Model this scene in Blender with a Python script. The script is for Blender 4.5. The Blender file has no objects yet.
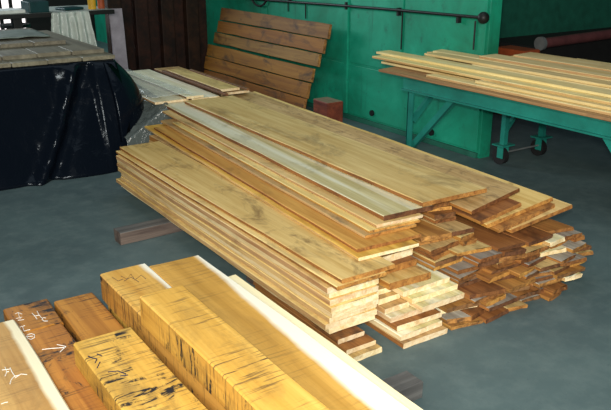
import bpy, bmesh, math, random
from mathutils import Vector, Matrix, noise as mn
R = random.Random(11)
col = bpy.context.scene.collection
H_CAM = 1.75

# ------------------------------------------------------------------ materials
def new_mat(name, rough=.6, spec=.4):
    m = bpy.data.materials.new(name); m.use_nodes = True
    nt = m.node_tree; b = nt.nodes['Principled BSDF']
    b.inputs['Roughness'].default_value = rough
    b.inputs['Specular IOR Level'].default_value = spec
    return m, nt, b
def N(nt, t, **kw):
    n = nt.nodes.new(t)
    for k, v in kw.items(): setattr(n, k, v)
    return n
def L(nt, a, b): nt.links.new(a, b)
def coords(nt, scale, rnd=True, kind='Object'):
    tc = N(nt, 'ShaderNodeTexCoord'); mp = N(nt, 'ShaderNodeMapping')
    mp.inputs['Scale'].default_value = scale
    if rnd:
        oi = N(nt, 'ShaderNodeObjectInfo'); ml = N(nt, 'ShaderNodeMath', operation='MULTIPLY')
        ml.inputs[1].default_value = 53.0; L(nt, oi.outputs['Random'], ml.inputs[0])
        ad = N(nt, 'ShaderNodeVectorMath', operation='ADD')
        L(nt, tc.outputs[kind], mp.inputs['Vector']); L(nt, mp.outputs[0], ad.inputs[0]); L(nt, ml.outputs[0], ad.inputs[1])
        return ad.outputs[0]
    L(nt, tc.outputs[kind], mp.inputs['Vector']); return mp.outputs[0]
def noise(nt, vec, scale, detail=4, rough=.6, dist=0):
    n = N(nt, 'ShaderNodeTexNoise'); n.inputs['Scale'].default_value = scale
    n.inputs['Detail'].default_value = detail; n.inputs['Roughness'].default_value = rough
    n.inputs['Distortion'].default_value = dist; L(nt, vec, n.inputs['Vector']); return n.outputs['Fac']
def ramp(nt, fac, stops):
    r = N(nt, 'ShaderNodeValToRGB'); e = r.color_ramp.elements
    while len(e) < len(stops): e.new(.5)
    for el, (p, c) in zip(e, stops):
        el.position = p; el.color = (*c, 1) if len(c) == 3 else c
    L(nt, fac, r.inputs[0]); return r.outputs[0]
def mix(nt, fac, a, b, mode='MIX'):
    m = N(nt, 'ShaderNodeMix', data_type='RGBA', blend_type=mode)
    for i, v in ((0, fac), (6, a), (7, b)):
        if hasattr(v, 'is_linked'): L(nt, v, m.inputs[i])
        else: m.inputs[i].default_value = v if i == 0 else (*v, 1)
    return m.outputs[2]
def math_(nt, op, a, b=0, c=None):
    m = N(nt, 'ShaderNodeMath', operation=op)
    for i, v in enumerate((a, b) if c is None else (a, b, c)):
        if hasattr(v, 'is_linked'): L(nt, v, m.inputs[i])
        else: m.inputs[i].default_value = v
    return m.outputs[0]
def bump(nt, b, h, strength=.3, dist=.004):
    n = N(nt, 'ShaderNodeBump'); n.inputs['Strength'].default_value = strength
    n.inputs['Distance'].default_value = dist; L(nt, h, n.inputs['Height']); L(nt, n.outputs[0], b.inputs['Normal'])

def wood(name, light, dark, stain=(.1,.06,.03), stain_amt=.3, gs=22, vary=.25, rough=.62, saw=0., blot=2.2, tint=None, stripe=None, bk0=.55):
    """grain runs along local Y"""
    m, nt, b = new_mat(name, rough, .3)
    g = noise(nt, coords(nt, (gs, gs*.045, gs)), 1, 6, .65, .6)
    c = ramp(nt, g, [(.34, dark), (.58, light)])
    fine = noise(nt, coords(nt, (gs*5, gs*.12, gs*5)), 1, 3, .6)
    c = mix(nt, math_(nt, 'MULTIPLY', ramp(nt, fine, [(.5, (0,0,0)), (.68, (1,1,1))]), .45), c, dark)
    broad = noise(nt, coords(nt, (6, .55, 6)), 1, 3, .5, 1.2)
    c = mix(nt, ramp(nt, broad, [(.38, (0,0,0)), (.66, (1,1,1))]), c, mix(nt, .55, c, dark))
    if tint:
        tb = noise(nt, coords(nt, (9, .35, 9)), 1, 2, .5, .8)
        c = mix(nt, ramp(nt, tb, [(.45, (0,0,0)), (.6, (.8,.8,.8))]), c, tint)
    st = noise(nt, coords(nt, (blot*2, blot, blot*2)), 1, 6, .7, .5)
    c = mix(nt, math_(nt, 'MULTIPLY', ramp(nt, st, [(.52, (0,0,0)), (.68, (1,1,1))]), stain_amt), c, stain)
    if saw:
        s = noise(nt, coords(nt, (5, 75, 5)), 1, 3, .7)
        s2 = noise(nt, coords(nt, (3.5, 5, 3.5)), 1, 2, .5)
        f = math_(nt, 'MULTIPLY', ramp(nt, s, [(.52, (0,0,0)), (.62, (1,1,1))]), ramp(nt, s2, [(.42, (0,0,0)), (.6, (1,1,1))]))
        c = mix(nt, math_(nt, 'MULTIPLY', f, saw), c, stain)
        bk = noise(nt, coords(nt, (5, 22, 5)), 1, 5, .65, 1.5)
        c = mix(nt, math_(nt, 'MULTIPLY', ramp(nt, bk, [(bk0, (0,0,0)), (bk0+.05, (1,1,1))]), ramp(nt, st, [(.52, (0,0,0)), (.57, (1,1,1))])), c, (.012,.012,.015))
    if stripe:
        # stripe: (edge_at_back, slope per metre, soft, colour, sign) -> sapwood where sign*(x - edge - slope*y) > 0
        e0, sl, soft, sc, sg = stripe
        tc = N(nt, 'ShaderNodeTexCoord'); sp = N(nt, 'ShaderNodeSeparateXYZ'); L(nt, tc.outputs['Object'], sp.inputs[0])
        wob = noise(nt, coords(nt, (3, 2.2, 3)), 1, 4, .6)
        v = math_(nt, 'SUBTRACT', sp.outputs['X'], math_(nt, 'MULTIPLY', sp.outputs['Y'], sl))
        v = math_(nt, 'SUBTRACT', v, e0)
        v = math_(nt, 'MULTIPLY', v, sg)
        v = math_(nt, 'ADD', v, math_(nt, 'MULTIPLY', math_(nt, 'SUBTRACT', wob, .5), .05))
        f = N(nt, 'ShaderNodeMapRange'); f.inputs[1].default_value = -soft; f.inputs[2].default_value = soft; L(nt, v, f.inputs[0])
        c = mix(nt, f.outputs[0], c, sc)
    oi = N(nt, 'ShaderNodeObjectInfo')
    hs = N(nt, 'ShaderNodeHueSaturation')
    L(nt, math_(nt, 'MULTIPLY_ADD', oi.outputs['Random'], vary, 1-vary*.5), hs.inputs['Value'])
    L(nt, math_(nt, 'MULTIPLY_ADD', oi.outputs['Random'], .02, .49), hs.inputs['Hue'])
    L(nt, c, hs.inputs['Color']); L(nt, hs.outputs[0], b.inputs['Base Color'])
    bump(nt, b, g, .35, .003)
    return m
def plain(name, c, rough=.5, metal=0, spec=.4, var=.3, sc=8):
    m, nt, b = new_mat(name, rough, spec); b.inputs['Metallic'].default_value = metal
    n = noise(nt, coords(nt, (sc,)*3), 1, 4, .6)
    L(nt, ramp(nt, n, [(.3, tuple(q*(1-var) for q in c)), (.7, tuple(min(1, q*(1+var*.4)) for q in c))]), b.inputs['Base Color'])
    bump(nt, b, n, .1, .002)
    return m

M = {}
M['top_yellow'] = wood('golden_board_face', (.88,.68,.29), (.62,.41,.13), (.2,.12,.05), .6, rough=.5)
M['top_gold'] = wood('sawn_gold_face', (.82,.60,.24), (.58,.37,.11), (.2,.11,.04), .85, blot=3, rough=.5)
M['top_pale_sheen'] = wood('pale_board_face_with_sheen', (.93,.90,.74), (.78,.70,.46), (.3,.25,.15), .4, rough=.4)  # pale wood, whitened further to paint in the sheen at the far end
M['top_orange'] = wood('orange_gold_board_face', (.76,.46,.10), (.50,.24,.035), (.2,.1,.03), .6)
M['top_green'] = wood('greenish_pale_board_face', (.74,.67,.36), (.50,.42,.17), (.16,.14,.07), .5, tint=(.90,.88,.68), rough=.5)
M['top_rough'] = wood('mottled_rough_board_face', (.68,.50,.22), (.42,.28,.10), (.15,.10,.05), .8, gs=40, blot=8)
M['top_tan'] = wood('tan_board_face', (.60,.40,.17), (.38,.22,.08), (.1,.07,.05), .7, blot=4)
M['side_tan'] = wood('tan_board_edge', (.66,.44,.20), (.44,.24,.09), (.16,.09,.04), .4, gs=60)
M['side_brown'] = wood('brown_board_edge', (.42,.19,.045), (.18,.07,.02), (.04,.02,.012), .6, gs=50)
M['side_orange'] = wood('orange_board_edge', (.66,.36,.08), (.42,.17,.03), (.12,.06,.02), .4, gs=50)
M['pale_end'] = wood('pale_cream_board_end', (.92,.80,.55), (.72,.50,.24), (.4,.22,.1), .45, gs=30, blot=8)
M['pale_side'] = wood('pale_cream_board_edge', (.80,.66,.40), (.60,.40,.18), (.3,.17,.08), .35, gs=60)
M['end_brown'] = wood('weathered_brown_board_end', (.42,.19,.055), (.14,.055,.02), (.025,.015,.012), .85, gs=30, vary=.8, blot=12)
M['end_orange'] = wood('orange_brown_board_end', (.62,.32,.08), (.30,.12,.03), (.04,.02,.012), .7, gs=30, vary=.6, blot=12)
M['end_dark'] = wood('dark_brown_board_end', (.26,.12,.05), (.10,.045,.02), (.02,.015,.012), .6, gs=30, vary=.6, blot=12)
M['top_grey'] = wood('grey_weathered_board_face', (.42,.39,.33), (.22,.18,.14), (.05,.04,.035), .6, vary=.5)
M['top_red'] = wood('reddish_rough_board_face', (.44,.20,.055), (.20,.075,.022), (.03,.02,.015), .8, vary=.6)
M['timber_yellow'] = wood('sawn_ochre_timber', (.76,.46,.10), (.56,.30,.045), (.08,.05,.025), .35, gs=16, saw=.95, vary=.1, bk0=.8)
M['timber_stained'] = wood('black_stained_amber_timber', (.72,.42,.09), (.50,.26,.04), (.06,.04,.025), .5, gs=16, saw=.95, vary=.1, bk0=.52)
M['timber_side'] = wood('sawn_ochre_timber_side', (.62,.36,.07), (.42,.20,.03), (.05,.03,.015), .55, gs=16, saw=.9, vary=.1)
M['timber_brown'] = wood('red_brown_timber', (.50,.22,.035), (.28,.10,.014), (.02,.012,.01), .9, gs=14, saw=.9, vary=.15, blot=3, bk0=.5)
SAP = (.93,.90,.74)
M['timber_a'] = wood('ochre_timber_with_pale_edge', (.78,.50,.11), (.58,.32,.05), (.12,.07,.03), .25, gs=16, saw=.6, vary=.05, bk0=.8, stripe=(.078,.0,.012,SAP,1))
M['timber_b'] = wood('ochre_timber_with_broad_sapwood', (.72,.44,.09), (.48,.27,.04), (.12,.07,.03), .2, gs=12, saw=.35, vary=.05, bk0=.8, stripe=(.045,.052,.012,SAP,1))
M['timber_h'] = wood('tan_timber_with_pale_edge', (.55,.33,.11), (.40,.21,.06), (.1,.06,.03), .35, gs=16, saw=.3, vary=.05, bk0=.8, stripe=(.124,.0,.008,(.80,.73,.52),1))
M['timber_c'] = wood('pale_sapwood_timber', (.94,.88,.66), (.82,.68,.38), (.3,.2,.1), .15, gs=16)
M['bearer'] = wood('dark_brown_bearer', (.17,.13,.11), (.07,.05,.045), (.02,.02,.02), .5)  # dark brown wood tone throughout
M['bearer_grey'] = wood('grey_bearer', (.15,.15,.145), (.07,.07,.07), (.04,.04,.04), .5)
M['tb_pale'] = wood('pale_yellow_strip', (.90,.76,.40), (.74,.54,.20), (.3,.2,.08), .3, vary=.25, gs=30)
M['tb_brown'] = wood('brown_edged_strip', (.48,.28,.12), (.26,.13,.06), (.08,.05,.04), .5)
M['lean'] = wood('leaning_plank_face', (.29,.15,.04), (.15,.06,.015), (.04,.022,.015), .85, gs=14, vary=.35, blot=3)
M['lean_orange'] = wood('leaning_plank_orange_face', (.33,.14,.022), (.19,.065,.010), (.04,.022,.015), .85, gs=14, vary=.25, blot=3)
M['stack_grey'] = wood('grey_olive_plank', (.23,.21,.15), (.13,.115,.08), (.05,.045,.035), .4, vary=.2)
M['stump'] = wood('red_brown_block', (.30,.085,.035), (.13,.035,.02), (.03,.015,.01), .6, gs=14)
M['stump_top'] = wood('grey_block_top', (.34,.28,.18), (.2,.15,.09), (.08,.06,.04), .4)
M['panel_brown'] = wood('dark_brown_partition', (.038,.014,.007), (.008,.004,.003), (.008,.005,.004), .5, gs=5, vary=.1)
M['teal'] = plain('teal_green_painted_steel', (.015,.22,.175), .4, 0, .5, .3, 5)
M['green'] = plain('rear_wall_green_paint', (.012,.13,.085), .7)
M['iron'] = plain('dark_iron', (.012,.014,.014), .5, .3)
M['rubber'] = plain('black_rubber', (.01,.01,.011), .7)
M['grey_metal'] = plain('grey_metal', (.25,.27,.27), .4, .5)
M['chalk'] = plain('white_chalk', (.85,.85,.8), .9)
M['bench_top'] = plain('pale_bench_top', (.38,.42,.38), .6)
M['white'] = plain('white_paper', (.75,.78,.74), .7)
M['cream_post'] = plain('pale_lilac_board', (.34,.31,.36), .5)
M['yellow'] = plain('yellow_plastic', (.75,.42,.03), .4)
M['orange'] = plain('orange_paint', (.35,.07,.02), .5)
M['teal_dark'] = plain('dark_teal_plastic', (.01,.05,.055), .4)
M['tarp_grey'] = plain('grey_green_tarp', (.20,.24,.21), .5)
M['maroon'] = plain('dull_maroon_metal', (.12,.04,.04), .35)
M['dark'] = plain('dark_machine_paint', (.008,.008,.008), .7)

# green painted wall: blotchy, worn
m, nt, b = new_mat('worn_green_painted_wall', .45, .4)
n1 = noise(nt, coords(nt, (1.3,1.3,1.3), False), 1, 5, .65, .4)
c = ramp(nt, n1, [(.3, (.008,.17,.095)), (.55, (.010,.31,.19)), (.75, (.03,.42,.27))])
n2 = noise(nt, coords(nt, (6,6,6), False), 1, 6, .7)
c = mix(nt, ramp(nt, n2, [(.58, (0,0,0)), (.72, (.6,.6,.6))]), c, (.015,.06,.045))
n3 = noise(nt, coords(nt, (9,9,1.2), False), 1, 4, .6)
c = mix(nt, ramp(nt, n3, [(.6, (0,0,0)), (.75, (.5,.5,.5))]), c, (.01,.05,.04))
L(nt, c, b.inputs['Base Color']); bump(nt, b, n1, .3, .02); M['wall_green'] = m
# concrete floor
m, nt, b = new_mat('blue_grey_concrete', .55, .35)
n1 = noise(nt, coords(nt, (.9,)*3, False), 1, 6, .65, .5)
n2 = noise(nt, coords(nt, (7,)*3, False), 1, 6, .7)
n3 = noise(nt, coords(nt, (60,)*3, False), 1, 3, .7)
c = ramp(nt, n1, [(.3, (.064,.10,.108)), (.7, (.104,.158,.162))])
c = mix(nt, ramp(nt, n2, [(.45, (0,0,0)), (.7, (.55,.55,.55))]), c, (.15,.205,.205))
c = mix(nt, ramp(nt, n3, [(.62, (0,0,0)), (.75, (.4,.4,.4))]), c, (.04,.055,.06))
L(nt, c, b.inputs['Base Color']); bump(nt, b, n2, .15, .004); M['floor'] = m
# black plastic sheet
m, nt, b = new_mat('glossy_black_plastic', .17, .16)
b.inputs['Base Color'].default_value = (.003,.005,.009,1); b.inputs['Specular Tint'].default_value = (.8,.9,1,1)
bump(nt, b, noise(nt, coords(nt, (9,9,9), False), 1, 4, .6, .8), .3, .02); M['black_plastic'] = m
# clear film
def film(name, c, a):
    m, nt, b = new_mat(name, .18, .6)
    b.inputs['Base Color'].default_value = (*c, 1); b.inputs['Alpha'].default_value = a
    bump(nt, b, noise(nt, coords(nt, (14,14,14), False), 1, 4, .6, 1.), .7, .02); return m
M['film'] = film('clear_plastic_film', (.88,.92,.84), .30)  # white base colour stands in for sheen on the clear film
M['film_hang'] = film('cloudy_plastic_film', (.75,.82,.76), .6)
M['dark_film'] = film('dark_grey_plastic_film', (.10,.12,.115), .85)
m, nt, b = new_mat('bright_window_daylight', .5)
b.inputs['Base Color'].default_value = (.8,.8,.8,1)
b.inputs['Emission Color'].default_value = (1,.93,.93,1); b.inputs['Emission Strength'].default_value = 1.6; M['daylight'] = m

# ------------------------------------------------------------------ builders
def tag(o, label=None, cat=None, group=None, kind=None):
    if label: o['label'] = label
    if cat: o['category'] = cat
    if group: o['group'] = group
    if kind: o['kind'] = kind
    return o
def mesh_obj(name, bm, mats, loc=(0,0,0), rot=(0,0,0), parent=None, smooth=False):
    me = bpy.data.meshes.new(name); bmesh.ops.recalc_face_normals(bm, faces=bm.faces)
    bm.to_mesh(me); bm.free()
    for mm in (mats if isinstance(mats, (list, tuple)) else [mats]): me.materials.append(mm)
    if smooth:
        for p in me.polygons: p.use_smooth = True
    o = bpy.data.objects.new(name, me); o.location = loc; o.rotation_euler = rot
    col.objects.link(o)
    if parent: o.parent = parent
    return o
def empty(name, loc=(0,0,0), rot=(0,0,0)):
    o = bpy.data.objects.new(name, None); o.location = loc; o.rotation_euler = rot; col.objects.link(o); return o
def add_box(bm, a, b, mi=0, bev=0):
    r = bmesh.ops.create_cube(bm, size=1)
    c = [(p+q)/2 for p, q in zip(a, b)]; s = [abs(q-p) for p, q in zip(a, b)]
    for v in r['verts']: v.co = Vector([v.co[i]*s[i]+c[i] for i in range(3)])
    fs = {f for v in r['verts'] for f in v.link_faces}
    for f in fs: f.material_index = mi
    if bev: bmesh.ops.bevel(bm, geom=list({e for f in fs for e in f.edges}), offset=bev, segments=2, affect='EDGES', profile=.6)
def add_bar(bm, p, q, w, h=None, up=(0,0,1)):
    h = h or w; p, q = Vector(p), Vector(q); d = (q-p); ln = d.length; d.normalize()
    u = Vector(up)
    if abs(d.dot(u)) > .98: u = Vector((1,0,0))
    s = d.cross(u).normalized(); u = s.cross(d)
    vs = [bm.verts.new(p + d*ln*k + s*w/2*i + u*h/2*j) for k in (0,1) for i, j in ((-1,-1),(1,-1),(1,1),(-1,1))]
    for f in ((0,1,2,3),(4,5,6,7),(0,1,5,4),(1,2,6,5),(2,3,7,6),(3,0,4,7)): bm.faces.new([vs[i] for i in f])
def add_tube(bm, pts, r, seg=10):
    pts = [Vector(p) for p in pts]; rings = []
    for i, p in enumerate(pts):
        d = (pts[min(i+1, len(pts)-1)] - pts[max(i-1, 0)]).normalized()
        u = Vector((0,0,1)) if abs(d.z) < .9 else Vector((1,0,0))
        s = d.cross(u).normalized(); u = s.cross(d)
        rr = r[i] if isinstance(r, (list, tuple)) else r
        rings.append([bm.verts.new(p + (s*math.cos(a) + u*math.sin(a))*rr) for a in [2*math.pi*k/seg for k in range(seg)]])
    for a, b_ in zip(rings, rings[1:]):
        for k in range(seg): bm.faces.new((a[k], a[(k+1) % seg], b_[(k+1) % seg], b_[k]))
    bm.faces.new(rings[0]); bm.faces.new(rings[-1])

def board(name, x0, x1, y0, y1, z0, z1, mats, label, cat='board', group=None, yaw=0, roll=0, pitch=0, wob=.004, skew=0, cup=0, seed=None, seglen=.22, parent=None, chamfer=.003, fray=.004):
    """sawn board along Y; mats = (face, edge, near end)"""
    rr = random.Random(seed if seed is not None else R.random())
    w, l, t = x1-x0, y1-y0, z1-z0
    n = max(3, int(l/seglen)); bm = bmesh.new(); c = min(chamfer, t*.3)
    o1, o2 = rr.random()*50, rr.random()*50; rings = []
    nx = 4
    for i in range(n+1):
        y = -l/2 + l*i/n
        el = mn.noise(Vector((o1, y*2.2, 0)))*wob*2; er = mn.noise(Vector((o2, y*2.2, 3)))*wob*2
        prof = []
        xs = [-w/2+el + (w-el+er)*k/nx for k in range(nx+1)]
        L0, R0 = xs[0], xs[-1]
        cz = lambda x: cup*(1-(2*x/w)**2)
        prof = [(L0, t/2-c)] + [(L0+c, t/2)] + [(x, t/2+cz(x)) for x in xs[1:-1]] + [(R0-c, t/2), (R0, t/2-c), (R0, -t/2+c), (R0-c, -t/2)] + [(x, -t/2+cz(x)) for x in reversed(xs[1:-1])] + [(L0+c, -t/2), (L0, -t/2+c)]
        yy = []
        for (x, z) in prof:
            dy = 0
            if i == 0: dy = skew*x/w + mn.noise(Vector((x*22+o1, z*60, o2)))*fray
            if i == n: dy = -skew*x/w*.5 + mn.noise(Vector((x*22+o2, z*60, o1)))*fray
            yy.append(bm.verts.new((x, y+dy, z)))
        rings.append(yy)
    m_ = len(rings[0])
    for a, b_ in zip(rings, rings[1:]):
        for k in range(m_):
            f = bm.faces.new((a[k], a[(k+1) % m_], b_[(k+1) % m_], b_[k]))
            f.material_index = 1 if k in (m_-1, nx+2, 0+0*k if False else m_-1, m_//2-1) else 0
    f = bm.faces.new(rings[0]); f.material_index = 2
    f = bm.faces.new(rings[-1]); f.material_index = 2
    bm.normal_update()
    for f in bm.faces:
        if f.material_index != 2: f.material_index = 1 if abs(f.normal.x) > .8 else 0
    mm = [M[q] for q in (mats if isinstance(mats, (tuple, list)) else (mats,)*3)]
    o = mesh_obj(name, bm, mm, ((x0+x1)/2, (y0+y1)/2, (z0+z1)/2), (pitch, roll, yaw), parent)
    if parent is None: tag(o, label, cat, group)
    return o

# ------------------------------------------------------------------ camera
f_px = 750.; th = math.atan(265/f_px)
cam_d = bpy.data.cameras.new('camera'); cam_d.sensor_width = 36; cam_d.lens = 36*f_px/611
cam = bpy.data.objects.new('camera', cam_d); cam.location = (0,0,H_CAM)
cam.rotation_euler = (math.pi/2-th, 0, -math.atan2(.556, .831)); col.objects.link(cam)
bpy.context.scene.camera = cam
ca, sa = .831, .556
def at(u, v, z):                       # where the line of sight through a pixel meets height z
    a = (u-305.5)/f_px; b_ = (205-v)/f_px
    x, y, zz = a, math.cos(th)+b_*math.sin(th), -math.sin(th)+b_*math.cos(th)
    X, Y = x*ca+y*sa, -x*sa+y*ca; t = (z-H_CAM)/zz
    return Vector((X*t, Y*t, z))

# ------------------------------------------------------------------ setting
def setting(name, boxes, mat, bev=0):
    bm = bmesh.new()
    for a, b_ in boxes: add_box(bm, a, b_)
    return tag(mesh_obj(name, bm, mat), kind='structure')
setting('floor', [((-4,-3,-.1),(12,14.5,0))], M['floor'])
WX = 4.64; WC = 4.28
wall = setting('wall_right', [((WX,WC,0),(WX+.12,13.9,3.2))], M['wall_green'])
def wp(name, boxes, mat=None):
    bm = bmesh.new()
    for a, b_ in boxes: add_box(bm, a, b_, bev=.004)
    return mesh_obj(name, bm, mat or M['wall_green'], parent=wall)
# raised sheet panels
for y0, y1, z0, z1 in ((WC+.03,6.12,.06,.56),(WC+.03,5.30,.585,1.9),(5.325,6.12,.585,1.9),(6.2,7.7,.06,.56),(6.2,7.7,.585,1.9),(7.72,9.3,.06,1.9)):
    wp('sheet_panel', [((WX-.012,y0,z0),(WX-.001,y1,z1))])
wp('bottom_ledge', [((WX-.03,WC+.02,0),(WX-.001,9.3,.045))], M['green'])
wp('door_post', [((WX-.03,6.135,.05),(WX-.001,6.185,2.4))])
bm = bmesh.new()
add_tube(bm, [(WX-.05,9.2,1.07),(WX-.05,7.6,1.10),(WX-.05,6.4,1.13),(WX-.05,5.4,1.15),(WX-.05,4.34,1.165)], .013)
for y in (8.3,7.2,6.15,5.36,4.6): add_box(bm, (WX-.05,y-.012,1.10),(WX-.012,y+.012,1.17))
mesh_obj('locking_pipe', bm, M['iron'], parent=wall)
bm = bmesh.new(); bmesh.ops.create_uvsphere(bm, u_segments=16, v_segments=10, radius=.048, matrix=Matrix.Translation((WX-.05,4.31,1.165)))
mesh_obj('pipe_knob', bm, M['iron'], parent=wall, smooth=True)
for y, z0, z1 in ((5.32,.8,1.14),(4.42,.9,1.13),(6.9,.95,1.12),(7.25,1.0,1.3)):
    bm = bmesh.new(); add_tube(bm, [(WX-.022,y,z0),(WX-.022,y,z1)], .007); mesh_obj('hanging_rod', bm, M['iron'], parent=wall)
for y, z in ((5.72,.13),(4.86,.11)):
    bm = bmesh.new(); add_tube(bm, [(WX-.03,y,z),(WX-.008,y,z)], .03, 14); mesh_obj('latch_hole', bm, M['iron'], parent=wall)
# looped black cable on the wall
bm = bmesh.new(); pts = [(WX-.045, 7.85+.20*math.cos(a), 1.18+.16*math.sin(a)) for a in [math.pi*(1+k/14) for k in range(15)]]
add_tube(bm, pts, .012, 8)
tag(mesh_obj('hose', bm, M['rubber']), 'thin black hose hanging in a loop on the green wall above the leaning planks', 'hose')

setting('wall_corner', [((WX+.12,6.4,0),(11.5,6.6,3.2))], M['green'])
setting('wall_back', [((-4,13.9,0),(2.2,14.1,3.2)),((2.2,13.9,0),(3.42,14.1,.28)),((2.2,13.9,.85),(3.42,14.1,3.2)),((3.42,13.9,0),(5,14.1,3.2))], M['dark'])
bm = bmesh.new(); add_box(bm, (2.2,13.98,.28),(3.42,14.02,.85)); win = tag(mesh_obj('window_1', bm, M['daylight']), kind='structure')
bm = bmesh.new()
for x in (2.6,3.02,3.2): add_box(bm, (x-.03,13.93,.28),(x+.03,13.97,.85))
mesh_obj('window_frame', bm, M['iron'], parent=win)

# dark brown ribbed partition behind the pile
part_ = tag(empty('partition', (3.2,9.3,0)), 'dark brown ribbed wooden partition standing at the back behind the lumber pile', 'partition')
xs = [3.25+i*.175 for i in range(8)]
for i, x in enumerate(xs):
    bm = bmesh.new(); d = .0 if i % 2 else .09
    add_box(bm, (x-3.2,-d,0),(x-3.2+.17,.04,2.3), bev=.008)
    mesh_obj('rib_board', bm, M['panel_brown'], parent=part_)

# ------------------------------------------------------------------ left column of the pile
E_ = .0012
gL = 'boards of the tidy left column of the lumber pile'
ords = ['lowest','second','third','fourth','fifth','sixth','seventh','eighth','ninth','tenth','eleventh','twelfth','thirteenth','fourteenth','fifteenth','sixteenth','seventeenth','eighteenth','nineteenth','twentieth','twenty-first','twenty-second','twenty-third']
nL = 8
for k in range(nL):
    z = .082+k*.0298; dx = R.uniform(-.006,.006) + (-.02 if k == 1 else 0) - .004*k*.5
    board('board', 1.745+dx, 2.005+R.uniform(-.012,.012), 2.40+R.uniform(-.015,.02), 5.0+R.uniform(-.05,.03), z, z+.0285, ('top_yellow', 'side_tan' if k % 3 else 'pale_side', 'pale_end'),
          'pale-ended board in the tidy left column of the pile, %s from the bottom' % ords[k], 'board', gL, skew=R.uniform(-.01,.01))
board('board', 1.742, 2.02, 2.36, 5.02, .322, .340, ('top_yellow','side_brown','end_orange'), 'thin brown-edged board just below the wide top board of the left column', 'board', gL)
board('board', 1.775, 2.075, 2.37, 5.03, .342, .362, ('top_gold','side_brown','end_orange'), 'wide golden stained board lying topmost on the left column of the pile', 'board', gL, wob=.003)
for y, x0, x1, lb in ((4.18,1.41,2.0,'dark square bearer sticking out left from under the far part of the lumber pile'),(3.22,1.80,2.0,'dark bearer hidden beneath the middle of the left column of boards')):
    board('bearer', -.05, .05, 0, x1-x0, 0, .08, ('bearer_grey','bearer','bearer'), lb, 'bearer', yaw=0)
    o = col.objects[-1]; o.rotation_euler = (0,0,math.pi/2+.02); o.location = ((x0+x1)/2, y, .0405)
g2 = 'short boards jutting out under the left column'
board('board', 1.765, 1.935, 2.27, 3.1, .001, .028, ('top_tan','pale_side','pale_end'), 'short cream board lying on the floor under the front of the left column', 'board', g2)
board('board', 1.755, 1.92, 2.30, 3.1, .03, .053, ('top_red','side_brown','pale_end'), 'short board with reddish face, second from the floor under the left column', 'board', g2)
board('board', 1.75, 1.90, 2.36, 3.1, .055, .078, ('top_red','side_brown','pale_end'), 'short reddish board directly beneath the front of the left column', 'board', g2)

# ------------------------------------------------------------------ middle column
gM = 'boards of the middle column of the lumber pile'
zz = .001
for k, (xa, xb, yf, mt) in enumerate([(2.03,2.30,2.235,('top_tan','side_brown','pale_end')),(2.028,2.29,2.26,('top_green','pale_side','pale_end')),(2.04,2.31,2.29,('top_red','side_brown','pale_end')),(2.03,2.30,2.33,('top_green','pale_side','pale_end'))]):
    board('board', xa, xb, yf, 5.2, zz, zz+.0275, mt, 'cream-ended board low in the middle column of the pile, %s from the floor' % ords[k], 'board', gM, skew=R.uniform(-.02,.02), wob=.003); zz += .0295
names = ['lowest','middle','topmost']
for k, (xa, xb, yf, mt) in enumerate([(2.18,2.455,2.29,('top_green','pale_side','pale_end')),(2.16,2.45,2.335,('top_green','side_tan','pale_end')),(2.135,2.43,2.37,('top_green','pale_side','pale_end'))]):
    board('board', xa, xb, yf, 5.2, zz, zz+.0275, mt, 'wide pale greenish board jutting from the pile front, %s of the three' % names[k], 'board', gM, wob=.003)
    board('board', max(2.024, xa-.155), xa-.006, yf+.08, 5.2, zz, zz+.0275, ('top_tan','side_tan','pale_end'), 'narrow cream-ended board just left of the %s pale greenish jutting board' % names[k], 'board', gM, wob=.002); zz += .0295
for k, (xa, xb, yf, mt, lb) in enumerate([(2.085,2.335,2.41,('top_gold','side_orange','end_orange'),'small orange-brown board resting on the pale greenish boards at the pile front'),
        (2.05,2.33,2.50,('top_red','side_orange','end_orange'),'orange board set back, second above the pale greenish boards'),
        (2.085,2.34,2.54,('top_tan','side_tan','pale_end'),'tan board set back, third above the pale greenish boards'),
        (2.09,2.35,2.56,('top_tan','side_brown','end_brown'),'brown-ended board directly under the long splayed boards')]):
    t = .0375
    board('board', xa, xb, yf, 5.25, zz, zz+t-.0015, mt, lb, 'board', gM, wob=.003, skew=R.uniform(-.02,.02)); zz += t
# zz ~ .358
gU = 'long splayed boards stacked over the middle of the pile'
yawU = math.radians(-3.0)
def yboard(xa, xb, yf, yb, z0, z1, mt, lb, yaw, **k):
    """xa, xb at the front end; board swings right towards the back"""
    s = math.tan(-yaw)*(yb-yf)/2
    board('board', xa+s, xb+s, yf, yb, z0, z1, mt, lb, 'board', gU, yaw=yaw, **k)
yboard(1.955,2.30,2.47,5.45,.3635,.3805,('top_orange','side_tan','pale_end'),'lowest of the long splayed boards, thin with a light edge, overhanging the left column',-.061)
yboard(1.985,2.36,2.52,5.30,.3820,.3990,('top_orange','side_brown','end_orange'),'second lowest of the long splayed boards, with an orange edge',-.061)
yboard(2.09,2.40,2.60,5.42,.4005,.4155,('top_tan','side_tan','end_orange'),'third of the long splayed boards counted upwards, with a straw edge',-.061)
yboard(2.125,2.43,2.61,5.25,.4170,.4300,('top_yellow','side_orange','end_orange'),'fourth of the long splayed boards counted upwards',-.061)
yboard(2.175,2.46,2.62,5.6,.4315,.4475,('top_yellow','side_tan','pale_end'),'long yellow board right under the greenish splayed board',-.061)
yboard(2.235,2.545,2.64,5.8,.4490,.4750,('top_green','side_brown','end_dark'),'long pale greenish board with a dark end left of the widest top board',-.061)
yboard(2.465,2.905,2.62,5.6,.482,.506,('top_yellow','side_brown','end_orange'),'widest golden board lying on the very top of the lumber pile',math.radians(-1.8),wob=.005)

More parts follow.
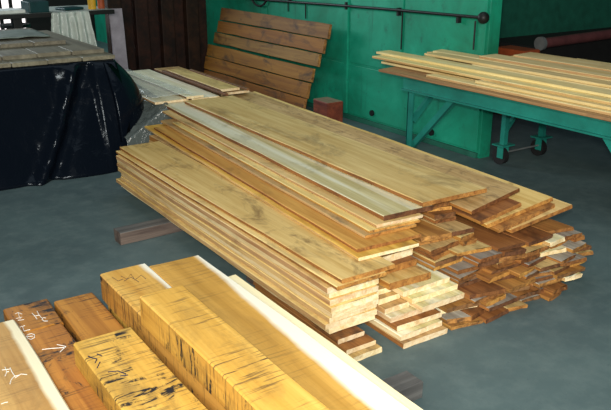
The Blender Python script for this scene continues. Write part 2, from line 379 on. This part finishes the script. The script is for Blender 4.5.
# ------------------------------------------------------------------ right heap of rough ends
def lerp(tab, z):
    for (a, b_), (c, d) in zip(tab, tab[1:]):
        if z <= c: return b_+(d-b_)*(z-a)/(c-a)
    return tab[-1][1]
XR = [(0,3.06),(.05,3.20),(.1,3.29),(.16,3.35),(.22,3.36),(.30,3.33)]
YF = [(0,2.24),(.1,2.27),(.2,2.32),(.25,2.36),(.29,2.43),(.34,2.46),(.38,2.58),(.48,2.62)]
gH = 'rough brown boards of the right-hand heap'
faces = ['top_grey','top_grey','top_red','top_grey','top_red','top_rough']
ends = ['end_brown','end_orange','end_brown','end_dark','end_dark','end_brown']
rows = []
z = .001; k = 0; ZTOP = .36
while z < .455:
    t = R.choice((.020,.022,.025))
    if z+t > .478: t = .478-z
    if z+t < .119: xl = 2.325+R.uniform(0,.03)
    elif z < .205: xl = 2.475+R.uniform(0,.02)
    elif z < .36: xl = 2.375+R.uniform(0,.02)
    else: xl = 2.565
    xr = lerp(XR, z)+R.uniform(-.04,.03) if z+t < .312 else 2.705
    x = xl; row = []
    while x < xr-.05:
        w = R.uniform(.12,.23)
        if xr-(x+w) < .07: w = xr-x
        row.append((x, x+w-.004)); x += w
    for j, (xa, xb) in enumerate(row):
        yf = lerp(YF, z) - .12*(xa-2.5) + R.uniform(-.035,.045) + (.04 if j == len(row)-1 else 0) + (.05 if j == 0 and z > .118 else 0)
        if .118 < z < .3 and xa < 2.52: yf = max(yf, 2.36)
        i = R.randrange(6) if z < .25 else R.choice((2,4,5)); light = R.random() < .05 and z < .26
        mt = (faces[i], 'side_brown', ends[R.randrange(6)]) if not light else ('top_green','side_tan','pale_end')
        tt = t*R.uniform(.80,.97)
        where = 'leftmost' if j == 0 else ('outermost at the right' if j == len(row)-1 else ords[j]+' from left')
        yb_ = R.uniform(5.6,6.9) if z < .345 else R.uniform(3.8,4.6); yw = -.06 if z > .358 else 0; sh = -math.tan(yw)*(yb_-yf)/2
        board('rough_board', xa+sh, xb+sh, yf, yb_, z, z+t-.0012, mt, yaw=yw, label=
              'rough %s board end in right-hand heap, %s layer up, %s' % ('pale' if light else 'brown', ords[k], where), cat='board', group=gH, skew=R.uniform(-.045,.03), wob=.0018, cup=0, fray=.009, seglen=.35)
    z += t; k += 1
    if z < .36: ZTOP = z
# tilted boards on the right shoulder
gR = 'tilted boards on the right shoulder of the pile'
sl = .17; roll = -math.atan(sl)
def tilt(xa, xb, yf, yb, drop, mt, lb, **kw):
    zt = .425-drop+sl*((xa+xb)/2-2.72)
    sh = .05*(yb-yf)/2
    board('board', xa+sh, xb+sh, yf, yb, zt-.022, zt, mt, lb, 'board', gR, roll=roll, yaw=-.05, **kw)
tilt(2.735,3.105,2.55,6.9,0,('top_rough','side_orange','end_brown'),'long mottled board along the right edge of the pile top, beside the widest golden board',wob=.006,skew=.02)
tilt(2.73,3.02,2.47,5.2,.028,('top_red','side_orange','end_orange'),'reddish tilted board tucked under the long mottled board')
tilt(2.765,3.22,2.44,5.9,.056,('top_gold','side_orange','end_orange'),'tilted board with an orange end, second step down on the right shoulder',skew=-.02)
tilt(2.80,3.20,2.40,5.5,.080,('top_red','side_brown','end_brown'),'brown tilted board between the two golden steps of the right shoulder')
tilt(2.87,3.29,2.37,5.7,.104,('top_yellow','side_orange','end_orange'),'golden tilted board with pointed corner, lowest step of the right shoulder',skew=-.03)

# boards lying at the far end of the pile top
gB = 'boards at the far end of the pile top'
for xa, xb, yf, yb, z0, mt, lb in [
  (2.37,2.66,5.72,7.2,.478,('top_pale_sheen','side_tan','pale_end'),'pale board at the far end of the pile, partly under the clear film'),
  (2.675,2.93,5.66,7.3,.482,('top_pale_sheen','end_dark','pale_end'),'straw-coloured board with a dark edge at the far end of the pile'),
  (2.945,3.22,5.66,7.2,.500,('top_tan','end_dark','pale_end'),'tan board at the far right corner of the pile top'),
  (2.62,2.78,5.66,7.1,.506,('top_pale_sheen','end_dark','pale_end'),'narrow pale board lying on two others at the far end of the pile'),
  (2.90,2.93,5.5,6.9,.528,('end_dark','end_dark','end_dark'),'dark bark-covered strip near the far end of the pile top'),
  (2.95,3.13,5.68,6.9,.528,('top_yellow','end_dark','pale_end'),'yellow board beside the dark bark strip at the far end'),
  (3.15,3.18,5.6,6.8,.530,('end_dark','end_dark','end_dark'),'second dark bark strip, nearest the leaning planks')]:
    board('board', xa, xb, yf, yb, z0, z0+.020, mt, lb, 'board', gB, yaw=-.03, wob=.008)
for k in range(4):
    z = ZTOP+k*(.477-ZTOP)/4
    board('board',2.39,2.72,5.86,7.0,z,z+(.477-ZTOP)/4-.001,('top_pale_sheen','side_tan','pale_end'),'pale board buried beneath the far end boards, %s of four' % ords[k],'board',gB)

# ------------------------------------------------------------------ sheets
def sheet(name, nu, nv, fn, mat, label=None, cat=None, thick=.002, parent=None, subs=0):
    bm = bmesh.new(); g = [[bm.verts.new(fn(i/nu, j/nv)) for j in range(nv+1)] for i in range(nu+1)]
    for i in range(nu):
        for j in range(nv): bm.faces.new((g[i][j], g[i+1][j], g[i+1][j+1], g[i][j+1]))
    o = mesh_obj(name, bm, mat, smooth=True, parent=parent)
    if thick:
        md = o.modifiers.new('solid', 'SOLIDIFY'); md.thickness = thick; md.offset = 1
    if label: tag(o, label, cat)
    return o
def nz(x, y, z=0): return mn.noise(Vector((x, y, z)))
def film_fn(u, v):
    x = 2.30 + .36*v; y = 5.66 + 1.45*u
    z = .552 + .010*nz(x*9, y*7) + .006*nz(x*25, y*25)
    return Vector((x, y, z))
sheet('plastic_film', 40, 30, film_fn, M['film'], 'crumpled clear plastic film draped over the far left end of the pile', 'plastic film')
def film2(u, v):
    x = 2.06 + .40*v; y = 6.75-1.22*u; d = max(0, 2.42-x)
    z = .545 - .09*u*u - d*(.25+.45*u)
    if u > .9: z -= (u-.9)*1.6; y += (u-.9)*.9
    return Vector((x + .012*nz(u*20, x*18), y, z + .020*nz(x*20, y*11) + .012*nz(x*50, y*38, 3)))
sheet('plastic_film', 80, 40, film2, M['dark_film'], 'dark crinkled plastic sheet hanging over the far left stack between black wrap and pile', 'plastic film')

# ------------------------------------------------------------------ tarpaulin-covered stack at the left
t_stack = tag(empty('covered_lumber_stack', (1.0,6.6,0)), 'waist-high lumber stack wrapped in glossy black plastic at the far left', 'lumber stack')
def tarp_fn(u, v):
    # u runs along the front then round the right-hand corner; v from the top down
    s = u*4.6
    if s < 2.5: bx, by, nx_, ny_ = -.38+s, 5.93, 0, -1
    elif s < 2.9:
        a = (s-2.5)/.4*math.pi/2; bx, by, nx_, ny_ = 2.12-.12+.12*math.sin(a), 6.05-.12*math.cos(a), math.sin(a), -math.cos(a)
    else: bx, by, nx_, ny_ = 2.12, 6.05+(s-2.9), 1, 0
    if v < .12:
        k = 1-v/.12; return Vector((bx-nx_*.25*k-(.0), by-ny_*.25*k, .835))
    q = (v-.12)/.88; z = .835*(1-q)+.003
    flare = .30*q**1.3 if s < 2.3 else (.30-.20*min(1, (s-2.3)/.9))*q**1.3 + .17*math.sin(q**.8*math.pi)*math.exp(-((s-2.85)/.45)**2)
    fold = .010*math.sin(s*9+2.5*math.sin(q*3)) * q + .03*nz(s*1.2, z*2., 7) * (.3+q)
    # long slanted crease and bunches near the right
    c0 = 2.15-.42*q**1.2; d = s-c0
    fold += .055*math.exp(-(d/.05)**2)*(q > .02) - .04*math.exp(-((d-.11)/.06)**2)
    w_ = math.exp(-(d/.16)**2); fold += .02*nz(s*14, z*9, 2)*w_ + .008*nz(s*24, z*18, 5)*w_
    p = flare+fold
    return Vector((bx+nx_*p, by+ny_*p, max(.003, z)))
sheet('black_plastic_sheet', 230, 44, tarp_fn, M['black_plastic'], parent=None)
o = col.objects[-1]; o.parent = t_stack; o.matrix_parent_inverse = Matrix.Translation((-1.0,-6.6,0))
bm = bmesh.new()
for k in range(8):
    for j in range(8): add_box(bm, (-.35+j*.28,6.22,.02+k*.1),(-.35+j*.28+.27,8.1,.02+k*.1+.095))
o = mesh_obj('wrapped_boards', bm, M['stack_grey'], (-1.0,-6.6,0), parent=t_stack); o['kind'] = 'stuff'
gT = 'grey planks on top of the plastic-wrapped stack'
for lev, (yf, z0, z1, xr, lbl) in enumerate([(5.97,.842,.872,2.13,'bottom'),(6.14,.874,.905,2.10,'middle'),(6.60,.907,.938,1.93,'top')]):
    n = 6; w = .27
    for j in range(n):
        xb = xr-j*w
        board('plank', xb-w+.006, xb, yf+R.uniform(-.015,.015), 7.75, z0, z1, ('stack_grey','stack_grey','stack_grey'),
              'grey-brown plank in the %s layer on the black-wrapped stack, %s from the right' % (lbl, ['first','second','third','fourth','fifth','sixth'][j]), 'plank', gT, wob=.002)
def gt(u, v):
    x = 1.15+.72*u; y = 6.85+.6*v
    return Vector((x, y+.05*nz(x*5,1), min(.962, .95+0*u) + .018*abs(nz(x*5, y*6))))
sheet('tarpaulin', 24, 20, gt, M['tarp_grey'], 'folded grey-green tarpaulin lying on top of the stack at the upper left', 'tarpaulin', thick=.006)

# ------------------------------------------------------------------ foreground timbers
def timber(name, x0, x1, y0, y1, z0, z1, mats, label, skew=0, **k):
    return board(name, x0, x1, y0, y1, z0, z1, mats, label, 'timber', None, chamfer=.006, fray=.006, seglen=.12, wob=.004, skew=skew, **k)
def bearerx(x0, x1, y0, y1, z1, mt, lb):
    board('bearer', -(y1-y0)/2, (y1-y0)/2, 0, x1-x0, 0, z1, mt, lb, 'bearer'); o = col.objects[-1]
    o.rotation_euler = (0,0,math.pi/2); o.location = ((x0+x1)/2, (y0+y1)/2, z1/2+.0005)
bearerx(.3,1.84,1.90,2.0,.078,('bearer_grey','bearer_grey','bearer_grey'),'grey bearer poking out on the floor right of the foreground timbers')
bearerx(.3,1.2,2.985,3.05,.078,('bearer_grey','bearer','bearer'),'dark bearer hidden under the far ends of the foreground timbers')
bearerx(.3,1.3,1.0,1.1,.078,('bearer_grey','bearer','bearer'),'dark bearer under the near ends of the foreground timbers')
TB = 'timber_brown'
F1 = timber('timber', .545,.738, 2.975,3.235, .08,.20, (TB,TB,TB), 'short red-brown timber end with white chalk marks at the far left corner')
F2 = timber('timber', .560,.728, .9,2.962, .08,.20, (TB,TB,TB), 'long red-brown timber with a white chalk arrow next to the pale-edged timber')
G1 = timber('timber', .752,.935, .9,3.19, .08,.198, (TB,TB,TB), 'dark-cracked brown timber between the chalked timbers and the tall ochre beam')
Hh = timber('timber', .22,.55, .9,3.055, .08,.232, ('timber_h','timber_h','timber_h'), 'wide tan timber with pale sapwood edge and chalk letters at the left edge', skew=.03)
Ba = timber('timber', .955,1.20, .9,3.04, .08,.198, ('timber_yellow','timber_side','timber_side'), 'ochre timber forming the base under the tall foreground beam')
Bb = timber('timber', 1.21,1.455, .9,2.74, .08,.198, ('timber_yellow','timber_side','timber_side'), 'ochre timber at the base under the broad pale-edged beam')
A = timber('timber', .945,1.160, .9,3.075, .20,.332, ('timber_a','timber_side','timber_side'), 'long ochre beam with a thin white strip and dark scrawl on its far end')
B = timber('timber', 1.165,1.418, .9,3.03, .20,.330, ('timber_b','timber_side','timber_side'), 'broad ochre beam with a widening white sapwood band, right of the thin-striped beam', skew=.02)
C = timber('timber', 1.424,1.482, .9,2.775, .20,.308, ('timber_c','timber_yellow','timber_side'), 'narrow cream timber along the right side of the foreground stack')
D = timber('timber', .918,1.098, .9,2.515, .334,.460, ('timber_yellow','timber_side','timber_side'), 'saw-marked yellow beam lying topmost on the foreground timbers')
Eb = timber('timber', .665,.900, .9,2.585, .202,.302, ('timber_stained','timber_side','timber_side'), 'thick yellow timber with black stains lying over the brown timbers')

def chalk(parent, strokes, z, r=.0015, mat='chalk', name='chalk_mark'):
    bm = bmesh.new()
    for st in strokes:
        pts = [at(u, v, z+.0005) - parent.location for (u, v) in st]
        add_tube(bm, pts, r, 6)
    return mesh_obj(name, bm, M[mat], parent=parent)
chalk(F1, [[(32,313),(35,316),(37,319)],[(37,311),(39,315),(43,319)],[(34,316),(37,315.5),(40,315)],[(46,318),(43,317.5),(42,319.5),(44,321),(48,321)]], .20)
chalk(F2, [[(42,349.5),(50,348.5),(57,348),(64,347.5)],[(57,344.5),(62,345.5),(66,346.5)],[(66,346.5),(63,349),(60,352)]], .20)
chalk(F2, [[(27,335),(31,333.5),(34.5,334.5),(34.5,337.5),(31,339.5),(27.5,338),(27,335)],[(23,337.5),(28,336.5),(33,336)]], .20, .0018)
chalk(F1, [[(15,314),(18,312.5),(22,314)],[(18,312.5),(19.5,317)],[(16,318.5),(22,317),(18,320.5),(24,319.5)]], .20, .0014)
chalk(F2, [[(20,327),(25,325.5)],[(22.5,326),(24,331),(30,329.5)]], .20, .0014)
chalk(Hh, [[(2,370),(6,369.5),(10,369)],[(5,367),(7,372),(5,376)],[(10,367.5),(12,372),(15,376)],[(6,372),(9,371.5)],[(19,375),(14,376.5),(11,380),(10,384)],[(27,374.5),(21,374),(15,378)]], .232)
chalk(Hh, [[(1,404),(5,402.5),(8,402)]], .232)
# dark ink scrawl
M['ink'] = plain('dark_blue_black_ink', (.015,.018,.05), .8)
for par, z_, r_, sts in ((A, .332, .0011, [[(121,276),(127,279),(131,274),(135,280),(141,275),(146,279)],[(124,281),(131,277),(139,282)],[(112,277),(118,281),(123,279)]]),
    (Eb, .302, .0022, [[(88,356),(92,358),(97,359),(95,363)],[(97,354),(102,356)],[(108,372),(118,371),(126,374)],[(100,362),(97,368)],[(120,376),(128,375)]])):
    for st_ in sts: chalk(par, [st_], z_, r_, 'ink', 'ink_mark')

# ------------------------------------------------------------------ leaning planks and block
gP = 'wide planks leaning on the green wall'
xb, zb, xt, zt_ = 4.24, .02, 4.44, .965
lnl = ['topmost','second from the top','third from the top','fourth from the top, just below the gap','fifth from the top','lowest']
tot = math.hypot(xt-xb, zt_-zb); ang = math.atan2(zt_-zb, xt-xb)
fr = [(1.0,.845),(.84,.69),(.685,.545),(.53,.375),(.37,.205),(.20,.02)]
for k, (a, b_) in enumerate(fr):
    hh = (a-b_)*tot-.007; mid = (a+b_)/2
    cx = xb+(xt-xb)*mid - (.0 if k < 3 else .03); cz = zb+(zt_-zb)*mid
    y0 = [6.17,6.21,6.26,6.30,6.33,6.36][k]+R.uniform(-.01,.01); y1 = [8.47,8.5,8.55,8.6,8.62,8.6][k]
    board('plank', cx-hh/2, cx+hh/2, y0, y1, cz-.016, cz+.016, (['lean','lean_orange','lean'][k] if k < 3 else 'lean_orange','side_brown','end_brown'), 'stained wide plank leaning on the green wall, '+lnl[k], 'plank', gP, roll=-ang, wob=.004, pitch=(.012 if k >= 3 else 0))
# wooden block
bm = bmesh.new(); add_box(bm, (-.085,-.125,0),(.085,.125,.33), bev=.012)
for f in bm.faces:
    if f.normal.z > .8: f.material_index = 1
for v in bm.verts: v.co += Vector((nz(v.co.x*9,v.co.y*9,v.co.z*5), nz(v.co.y*9,v.co.z*7), 0))*.012
tag(mesh_obj('wood_block', bm, [M['stump'], M['stump_top']], (4.07,5.70,.0), (0,0,.0)), 'squat red-brown wooden block on the floor at the foot of the green wall', 'wood block')

# ------------------------------------------------------------------ teal steel table with strips
TZ = .745
tbl = tag(empty('steel_table', (4.22,3.3,0)), 'long teal-painted steel table carrying yellow boards by the green wall', 'table')
def tp(name, fn, mat='teal'):
    bm = bmesh.new(); fn(bm); o = mesh_obj(name, bm, M[mat], (-4.22,-3.3,0), parent=tbl); return o
X0, X1, Y0, Y1 = 3.93, 4.56, 2.1, 4.47
def beam(xa):
    def f(bm):
        add_box(bm, (xa-.012,Y0,TZ-.11),(xa+.012,Y1,TZ)); add_box(bm, (xa-.035,Y0,TZ-.012),(xa+.035,Y1,TZ-.001)); add_box(bm, (xa-.035,Y0,TZ-.11),(xa+.035,Y1,TZ-.098))
    return f
tp('side_beam', beam(X0)); tp('side_beam', beam(X1))
for y in (Y0+.02, 2.9, 3.7, Y1-.02): tp('cross_beam', lambda bm, y=y: add_box(bm, (X0+.02,y-.02,TZ-.09),(X1-.02,y+.02,TZ-.012)))
for xx in (X0+.01, X1-.03):
    for y, s in (((4.37,-1),(2.2,1)) if xx < 4.2 else ((2.2,1),)):
        def leg(bm, xx=xx, y=y):
            add_box(bm, (xx-.03,y-.03,0),(xx-.02,y+.03,TZ-.1)); add_box(bm, (xx-.03,y+.022,0),(xx+.03,y+.032,TZ-.1)); add_box(bm, (xx-.045,y-.045,0),(xx+.045,y+.045,.01))
        tp('leg', leg)
        tp('brace', lambda bm, xx=xx, y=y, s=s: add_bar(bm, (xx,y+s*.02,.20),(xx,y+s*.44,TZ-.1), .035, .045))
tp('brace', lambda bm: add_bar(bm, (X0+.01,4.37,.40),(X0+.27,4.37,TZ-.09), .035, .04))
gS = 'pale yellow boards on the teal table'
# (x0,x1,y_front,y_back,layer)
lay = [TZ+.002+.0205*i for i in range(9)]
strips = [
 (3.87,4.10,2.1,4.74,0,1),(4.105,4.36,2.0,4.55,0,0),(4.365,4.60,2.0,4.6,0,0),(4.70,4.92,2.0,4.15,0,0),(4.93,5.14,2.0,4.15,0,0),
 (3.93,4.06,2.0,4.22,1,0),(4.07,4.25,2.0,4.78,1,0),(4.26,4.44,2.0,4.5,1,0),(4.45,4.61,2.0,4.65,1,0),(4.66,4.90,2.0,4.22,1,0),(4.91,5.16,2.0,4.1,1,0),
 (3.97,4.12,1.9,3.75,2,0),(4.13,4.27,2.0,4.86,2,0),(4.28,4.43,2.0,4.7,2,0),(4.44,4.60,2.0,4.72,2,0),(4.62,4.86,2.0,4.2,2,0),(4.87,5.12,2.0,4.0,2,0),
 (4.02,4.16,1.9,4.85,3,0),(4.17,4.34,2.0,3.6,3,0),(4.36,4.50,2.0,4.6,3,0),(4.51,4.74,2.0,4.24,3,0),(4.76,5.10,2.0,4.1,3,0),
 (4.12,4.28,1.9,4.93,4,0),(4.29,4.46,2.0,4.1,4,0),(4.47,4.62,2.0,4.66,4,0),(4.64,4.82,2.0,4.2,4,0),(4.86,5.14,2.0,3.9,4,0),
 (4.30,4.44,1.9,4.5,5,0),(4.45,4.60,2.0,4.60,5,0),(4.66,4.92,2.0,4.15,5,0),(4.95,5.12,2.0,3.75,5,0),
 (4.46,4.66,2.0,4.2,6,0),(4.72,4.98,2.0,4.1,6,0)]
ys = {}
for (xa, xb2, yf, yb, l, br) in strips:
    if yb > 4.45 and not br: yb += .14
    if xb2 > 4.62: yb = min(yb, 4.24)
    ys.setdefault(l, 0); ys[l] += 1
    which = ['first','second','third','fourth','fifth','sixth'][ys[l]-1]
    lb = 'brown-edged board lying lowest at the front edge of the teal table' if br else 'pale yellow board on the teal table, %s layer up, %s back from the front edge' % (ords[l], which)
    board('strip_board', xa, xb2-.006, yf, yb, lay[l], lay[l]+.019, ('tb_brown','tb_brown','tb_brown') if br else ('tb_pale','tb_pale' if R.random() < .75 else 'side_tan','pale_end'), lb, 'board', gS, wob=.003, skew=R.uniform(-.12,.12))
# rolling cart behind the table
cart = tag(empty('rolling_cart', (5.0,3.4,0)), 'low teal steel cart on black casters behind the table, under the boards', 'cart')
def cp(name, fn, mat='teal', parent=None):
    bm = bmesh.new(); fn(bm); return mesh_obj(name, bm, M[mat], (-5.0,-3.4,0), parent=parent or cart)
cx0, cx1, cy0, cy1 = 4.66, 5.13, 2.5, 4.09
cp('top_frame', lambda bm: [add_box(bm, (cx0-.03,cy0,.68),(cx0+.03,cy1,.744)), add_box(bm, (cx1-.03,cy0,.68),(cx1+.03,cy1,.744)), add_box(bm, (cx0,cy1-.06,.68),(cx1,cy1,.744)), add_box(bm, (cx0,cy0,.68),(cx1,cy0+.06,.744))])
for x in (cx0, cx1):
    for y in (cy0+.04, cy1-.04):
        cp('leg', lambda bm: add_box(bm, (x-.022,y-.022,.17),(x+.022,y+.022,.68)))
        def cst(bm):
            add_box(bm, (x-.07,y-.06,.165),(x+.07,y+.06,.175)); add_box(bm, (x-.035,y-.03,.06),(x-.028,y+.03,.165)); add_box(bm, (x+.028,y-.03,.06),(x+.035,y+.03,.165))
        c_ = cp('caster_fork', cst)
        bmw = bmesh.new(); add_tube(bmw, [(x-.024,y+.02,.072),(x+.024,y+.02,.072)], .07, 20)
        w_ = mesh_obj('wheel', bmw, M['rubber'], parent=c_)
cp('brace', lambda bm: add_bar(bm, (cx0+.01,cy1-.05,.30),(cx0+.28,cy1-.05,.62), .03))
cp('tie_rod', lambda bm: add_tube(bm, [(cx0,cy1-.04,.10),(cx1,cy1-.04,.10)], .008, 8), 'grey_metal')

# dark machine in the back right
mc = tag(empty('machine', (7.2,5.4,0)), 'dark machine with a rounded pale top edge in the shade at the upper right', 'machine')
bm = bmesh.new(); add_box(bm, (-.8,-.15,0),(1.8,.6,.70), bev=.03); mesh_obj('body', bm, M['dark'], parent=mc)
bm = bmesh.new(); add_tube(bm, [(-.78,-.21,.74),(1.8,-.21,.79)], .052, 24); mesh_obj('roller', bm, M['maroon'], parent=mc)
bm = bmesh.new(); add_tube(bm, [(-.82,-.21,.739),(-.78,-.21,.74)], .07, 24); mesh_obj('roller_cap', bm, M['grey_metal'], parent=mc)
bm = bmesh.new(); add_box(bm, (-1.15,-.3,.0),(-.90,.1,.70), bev=.02); mesh_obj('orange_guard', bm, M['orange'], parent=mc)

# ------------------------------------------------------------------ bench and clutter upper left
bn = tag(empty('work_bench', (1.6,8.9,0)), 'dark-framed work bench with pale top behind the wrapped stack', 'bench')
def bp(name, a, b_, mat, bev=.004):
    bm = bmesh.new(); add_box(bm, a, b_, bev=bev); return mesh_obj(name, bm, M[mat], (-1.6,-8.9,0), parent=bn)
bp('bench_top', (.2,8.45,.985),(3.05,9.25,1.01), 'bench_top')
bp('front_rail', (.2,8.43,.965),(3.05,8.45,1.012), 'iron')
for x in (.25,1.95,2.70): bp('leg', (x,8.46,0),(x+.09,8.55,.985), 'iron')
for x in (.25,2.70): bp('leg', (x,9.12,0),(x+.09,9.2,.985), 'iron')
def hang(u, v):
    x = 2.34+.40*u + .10*(v)*(u-.5); 
    return Vector((x, 8.40-.05*v+.035*math.sin(u*30)*(.3+v)+.02*nz(u*9,v*5), 1.015-(.28+.22*u)*v + .02*nz(u*14,v)*v))
sheet('hanging_film', 50, 20, hang, M['film_hang'], 'cloudy plastic film hanging from the bench edge behind the wrapped stack', 'plastic film')
board('board', 2.97,3.13,-.02,.98, 0,.03, ('cream_post',)*3, 'pale lilac-grey board leaning upright at the right end of the bench', 'board')
o = col.objects[-1]; o.rotation_euler = (math.radians(84),0,0); o.location = (3.14,8.62,.503)
def thingbox(name, a, b_, mat, label, cat, rot=0):
    c0 = [(p+q)/2 for p, q in zip(a, b_)]; c0[2] = a[2]
    bm = bmesh.new(); add_box(bm, [p-q for p, q in zip(a, c0)], [p-q for p, q in zip(b_, c0)], bev=.012)
    return tag(mesh_obj(name, bm, M[mat], c0, (0,0,rot)), label, cat)
thingbox('toolbox', (2.12,8.5,1.012),(2.34,8.75,1.13), 'teal_dark', 'dark teal box standing at the left of the bench top', 'box', .1)
thingbox('paper_stack', (1.75,8.5,1.012),(2.08,8.8,1.05), 'white', 'stack of white paper at the far left of the bench top', 'paper', .2)
thingbox('folded_cloth', (2.50,8.6,1.012),(2.75,8.8,1.04), 'teal_dark', 'small dark teal cloth bundle in the middle of the bench top', 'cloth', .3)
def can(x, y, z, r, h, mat, label):
    bm = bmesh.new(); add_tube(bm, [(0,0,0),(0,0,h*.9),(0,0,h*.92),(0,0,h)], [r,r,r*.92,r*.5], 18); 
    return tag(mesh_obj('can', bm, M[mat], (x,y,z), smooth=False), label, 'can')
can(2.86,8.62,1.012,.045,.12,'yellow','yellow can standing on the bench top near its right end')
can(2.98,8.66,1.012,.04,.12,'orange','orange-red can at the right end of the bench top')
can(2.95,9.6,.0,.09,.90,'yellow','tall yellow drum half hidden behind the hanging film')
# stool with curved dark legs seen against the bright window
st = tag(empty('stool', (2.55,11.0,0)), 'dark stool with splayed curved legs against the bright window at the left', 'stool')
bm = bmesh.new(); add_tube(bm, [(0,0,.62),(0,0,.66)], .2, 24); mesh_obj('seat', bm, M['iron'], parent=st)
for k in range(4):
    a = math.pi/4+k*math.pi/2; bm = bmesh.new()
    add_tube(bm, [(math.cos(a)*r_, math.sin(a)*r_, z_) for r_, z_ in ((.08,.62),(.16,.55),(.21,.4),(.24,.2),(.30,0.01))], .018, 8); mesh_obj('leg', bm, M['iron'], parent=st)

# ------------------------------------------------------------------ light
def area(name, loc, target, sx, sy, power, colr):
    d = bpy.data.lights.new(name, 'AREA'); d.shape = 'RECTANGLE'; d.size = sx; d.size_y = sy; d.energy = power; d.color = colr
    o = bpy.data.objects.new(name, d); o.location = loc
    o.rotation_euler = (Vector(target)-Vector(loc)).to_track_quat('-Z','Y').to_euler(); col.objects.link(o); return o
area('rear_left_daylight', (-1.6,-1.8,2.9), (2.0,3.0,.2), 2.4, 1.8, 400, (1,.96,.86))  # area lamp for daylight from behind left; unseen doorway is assumed
area('overhead_daylight_fill', (2.6,4.2,4.6), (2.6,4.2,0), 4.5, 4.0, 55, (.82,.93,1))  # added overhead lamp for ambient daylight, no roof opening modelled
area('far_sheen_light', (.2,12.5,3.0), (2.6,6.5,.4), 3.0, 1.4, 260, (.85,.95,1))  # added back lamp that gives far boards and plastic their sheen
d = bpy.data.lights.new('camera_flash', 'SPOT'); d.energy = 430; d.spot_size = math.radians(80); d.spot_blend = .6; d.shadow_soft_size = .04; d.color = (1,.97,.9)
o = bpy.data.objects.new('camera_flash', d); o.location = (-.10,-.05,1.90); o.rotation_euler = cam.rotation_euler; col.objects.link(o)
w = bpy.data.worlds.new('world'); bpy.context.scene.world = w; w.use_nodes = True
w.node_tree.nodes['Background'].inputs[0].default_value = (.55,.75,.85,1); w.node_tree.nodes['Background'].inputs[1].default_value = .045
vs = bpy.context.scene.view_settings
vs.view_transform = 'Standard'; vs.look = 'None'; vs.gamma = 1; vs.exposure = 0; vs.use_curve_mapping = False
